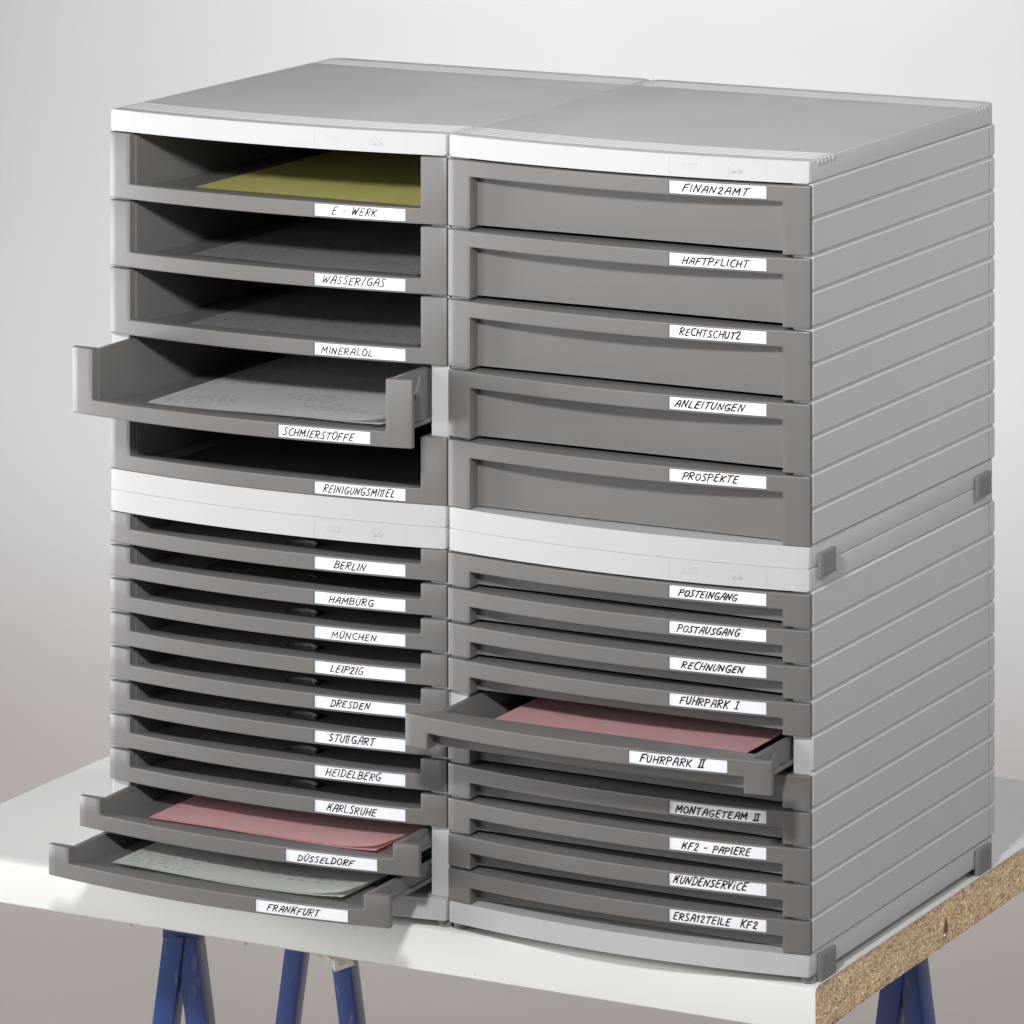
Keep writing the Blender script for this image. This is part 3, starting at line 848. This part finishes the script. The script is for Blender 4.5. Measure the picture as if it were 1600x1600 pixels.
def unit(x0, z0, rows, closed, pulls, label, bottom):
    root = empty("drawer_unit", (x0, 0, z0))
    tag(root, label, "drawer unit", "four stacked desktop drawer units")
    link_mesh("base", ME_BASE, root)
    link_mesh("carcass", ME_CARC, root)
    link_mesh("top_cover", ME_CAP, root, (0, 0, H - CAPH))
    cov = root.children[-1]
    cover = [c for c in root.children if c.name.startswith("top_cover")][0] if root.children else None
    for c in sc.collection.objects:
        if c.parent is root and c.name.split('.')[0] == "top_cover": cover = c
    if not bottom:
        for me in RIBS: link_mesh("rib", me, cover)
    link_mesh("embossed_logo", ME_LOGO, cover)
    # side strips, both sides
    for k in range(10):
        z = BASEH + PITCH * k
        for me, nm in ((ME_STRIP, "side_strip"), (ME_TRIM, "corner_strip")):
            link_mesh(nm, me, root, (W - 0.0027, 0, z))
            o = link_mesh(nm, me, root, (0.0027, D, z)); o.rotation_euler = (0, 0, math.pi)
            o.location = (0.0027, D + 0.0030 if nm == "side_strip" else D + 0.0030, z)
            o.scale = (1, 1, 1)
            # keep the mirrored strip inside the depth of the case
            o.location.y = (0.0036 + 0.3182) if nm == "side_strip" else (0.3192 + D - 0.0004)
    n = len(rows); pitch = (H - CAPH - BASEH) / n
    g0, g1 = (0.0003, 0.0013) if n == 5 else (0.0018, 0.0006)
    if closed: g0, g1 = 0.0004, 0.0018
    h = pitch - g0 - g1
    for i, (txt, f0, f1) in enumerate(rows):
        zb = BASEH + pitch * (n - 1 - i) + g0
        rng = random.Random(i * 13 + int(x0 * 100) + n)
        pull = pulls.get(i, rng.uniform(-0.0002, 0.0002))
        d = link_mesh("drawer", get_tray(closed, h, (n == 10 and not closed and i not in pulls)), root, (0, -pull, zb + rng.uniform(-0.00012, 0.00012)))
        d.rotation_euler = (0, 0, rng.uniform(-0.0012, 0.0012) if i in pulls else rng.uniform(-0.0006, 0.0006))
        fr = link_mesh("drawer_front", get_front(closed, h), d)
        if closed: a, b = h - 0.0100 + 0.0002, h - 0.0012 - 0.0002
        else: a, b = 0.0011 + 0.0002, 0.0100 - 0.0002
        lm = make_mesh("name_label", label_mesh(txt, f0, f1, a, b, 31 * i + n + (5 if closed else 0), 1.32 if closed else 1.15), [M_LABEL, M_INK], 30)
        link_mesh("name_label", lm, d)
        if txt:
            state = "pulled open, " if i in pulls else ""
            d['label'] = ("grey drawer, " if closed else "grey open-fronted tray, ") + state + "with a card handwritten " + NICE.get(txt, txt)
    # connector clips on the right side
    for y in (0.0112, 0.2915):
        if bottom: link_mesh("connector_clip", ME_FOOTCLIP, root, (W - 0.0008, y, 0))
        else: link_mesh("connector_clip", ME_CLIP, root, (W - 0.0008, y, 0))
    if bottom:
        for fx in (0.006, W - 0.006):
            for fy_ in (0.010, 0.305): link_mesh("foot", ME_FOOT, root, (fx, fy_, -0.0028))
    return root

unit(-W, 0, LL, False, {8: 0.0410, 9: 0.0823}, "lower left grey drawer unit with ten shallow city-labelled trays, the bottom two pulled out", True)
unit(0, 0, LR, True, {4: 0.0628}, "lower right grey drawer unit with ten shallow closed drawers, one pulled out", True)
unit(-W, H, UL, False, {3: 0.0509}, "upper left grey drawer unit with five deep open-fronted trays, one pulled out", False)
unit(0, H, UR, True, {}, "upper right grey drawer unit with five deep closed drawers, all shut", False)

# ------------------------------------------------------------------ papers in the trays
def sheet(name, x0, x1, y0, y1, z, m, label, curl=0.0, lift=0.0, seed=0, n_sheets=1, rz=0.0):
    rng = random.Random(seed)
    bm = bmesh.new()
    NX, NY = 22, 22
    cx = (x0 + x1) / 2; wx = x1 - x0; dy = y1 - y0
    for s in range(n_sheets):
        ofs = 0.0009 * s
        top = []
        for i in range(NX + 1):
            col = []
            for j in range(NY + 1):
                u, v_ = i / NX, j / NY
                hh = (curl + 0.0002) * (math.sin(u * 5.2 + seed) * 0.5 + 0.5) * (1 - v_) ** 2
                hh += lift * max(0, (u - 0.80) / 0.20) ** 2 * max(0, 1 - v_ * 5) * (0.4 + s)
                col.append(bm.verts.new((-wx / 2 + wx * u + 0.0012 * s, dy * v_ + 0.001 * s, hh + ofs)))
            top.append(col)
        for i in range(NX):
            for j in range(NY): bm.faces.new((top[i][j], top[i + 1][j], top[i + 1][j + 1], top[i][j + 1]))
    bmesh.ops.solidify(bm, geom=list(bm.faces), thickness=-0.0003)
    o = me_obj(name, bm, m, smooth=40)
    o.location = (cx, y0, z); o.rotation_euler = (0, 0, rz)
    tag(o, label, "paper", "papers lying in the trays")
    return o

def zfloor_open(z0, n, i):
    pitch = (H - CAPH - BASEH) / n
    g0 = 0.0003 if n == 5 else 0.0018
    return z0 + BASEH + pitch * (n - 1 - i) + g0 + BAR - 0.0028
P_YEL = paper("yellow_paper", (0.84, 0.78, 0.30))
P_PINK = paper("pink_paper", (0.95, 0.63, 0.63))
P_PRT = paper("printed_white_paper", (0.89, 0.88, 0.88), 0.46, lscale=150)
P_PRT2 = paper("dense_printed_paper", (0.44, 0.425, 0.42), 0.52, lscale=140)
P_GRN = paper("pale_green_printed_paper", (0.84, 0.87, 0.81), 0.48, lscale=150)
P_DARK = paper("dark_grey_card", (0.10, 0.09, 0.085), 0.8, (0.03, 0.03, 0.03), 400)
z = zfloor_open(H, 5, 0); sheet("yellow_paper", -0.2160, -0.0290, 0.0110, 0.28, z + 0.0008, P_YEL, "stack of yellow paper in the top tray above the E-WERK card", n_sheets=2, seed=1)
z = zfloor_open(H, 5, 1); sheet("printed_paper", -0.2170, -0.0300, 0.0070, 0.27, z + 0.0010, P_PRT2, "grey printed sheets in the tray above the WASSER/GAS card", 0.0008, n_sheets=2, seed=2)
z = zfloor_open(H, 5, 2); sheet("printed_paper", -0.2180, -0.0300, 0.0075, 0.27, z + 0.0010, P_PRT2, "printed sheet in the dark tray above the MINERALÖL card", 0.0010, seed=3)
z = zfloor_open(H, 5, 3); sheet("printed_paper", -0.2250, -0.0330, -0.0385, 0.23, z + 0.0010, P_PRT, "white printed letter in the pulled-out tray above the SCHMIERSTOFFE card", 0.0016, 0.003, seed=4, n_sheets=2)
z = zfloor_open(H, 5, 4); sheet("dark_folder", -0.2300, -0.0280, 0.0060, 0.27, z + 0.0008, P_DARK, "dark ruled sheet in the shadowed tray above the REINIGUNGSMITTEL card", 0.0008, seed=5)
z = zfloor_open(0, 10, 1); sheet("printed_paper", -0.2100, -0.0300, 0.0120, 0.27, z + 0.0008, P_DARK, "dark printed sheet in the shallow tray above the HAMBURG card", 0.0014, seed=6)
z = zfloor_open(0, 10, 8); sheet("pink_paper", -0.2270, -0.0400, -0.0325, 0.25, z + 0.0012, P_PINK, "pink paper in the pulled-out tray above the DÜSSELDORF card", 0.0006, 0.003, seed=7, n_sheets=2)
z = zfloor_open(0, 10, 9); sheet("printed_paper", -0.2330, -0.0450, -0.0715, 0.21, z + 0.0012, P_GRN, "pale green printed sheets in the lowest pulled-out tray above the FRANKFURT card", 0.0022, 0.003, seed=8, n_sheets=2)
pz = BASEH + PITCH * 5 + 0.0004 + 0.0040
sheet("pink_paper", 0.0420, 0.2360, -0.0400, 0.23, pz + 0.0060, P_PINK, "pink paper in the pulled-out drawer labelled FUHRPARK II", 0.0006, seed=9, n_sheets=3)
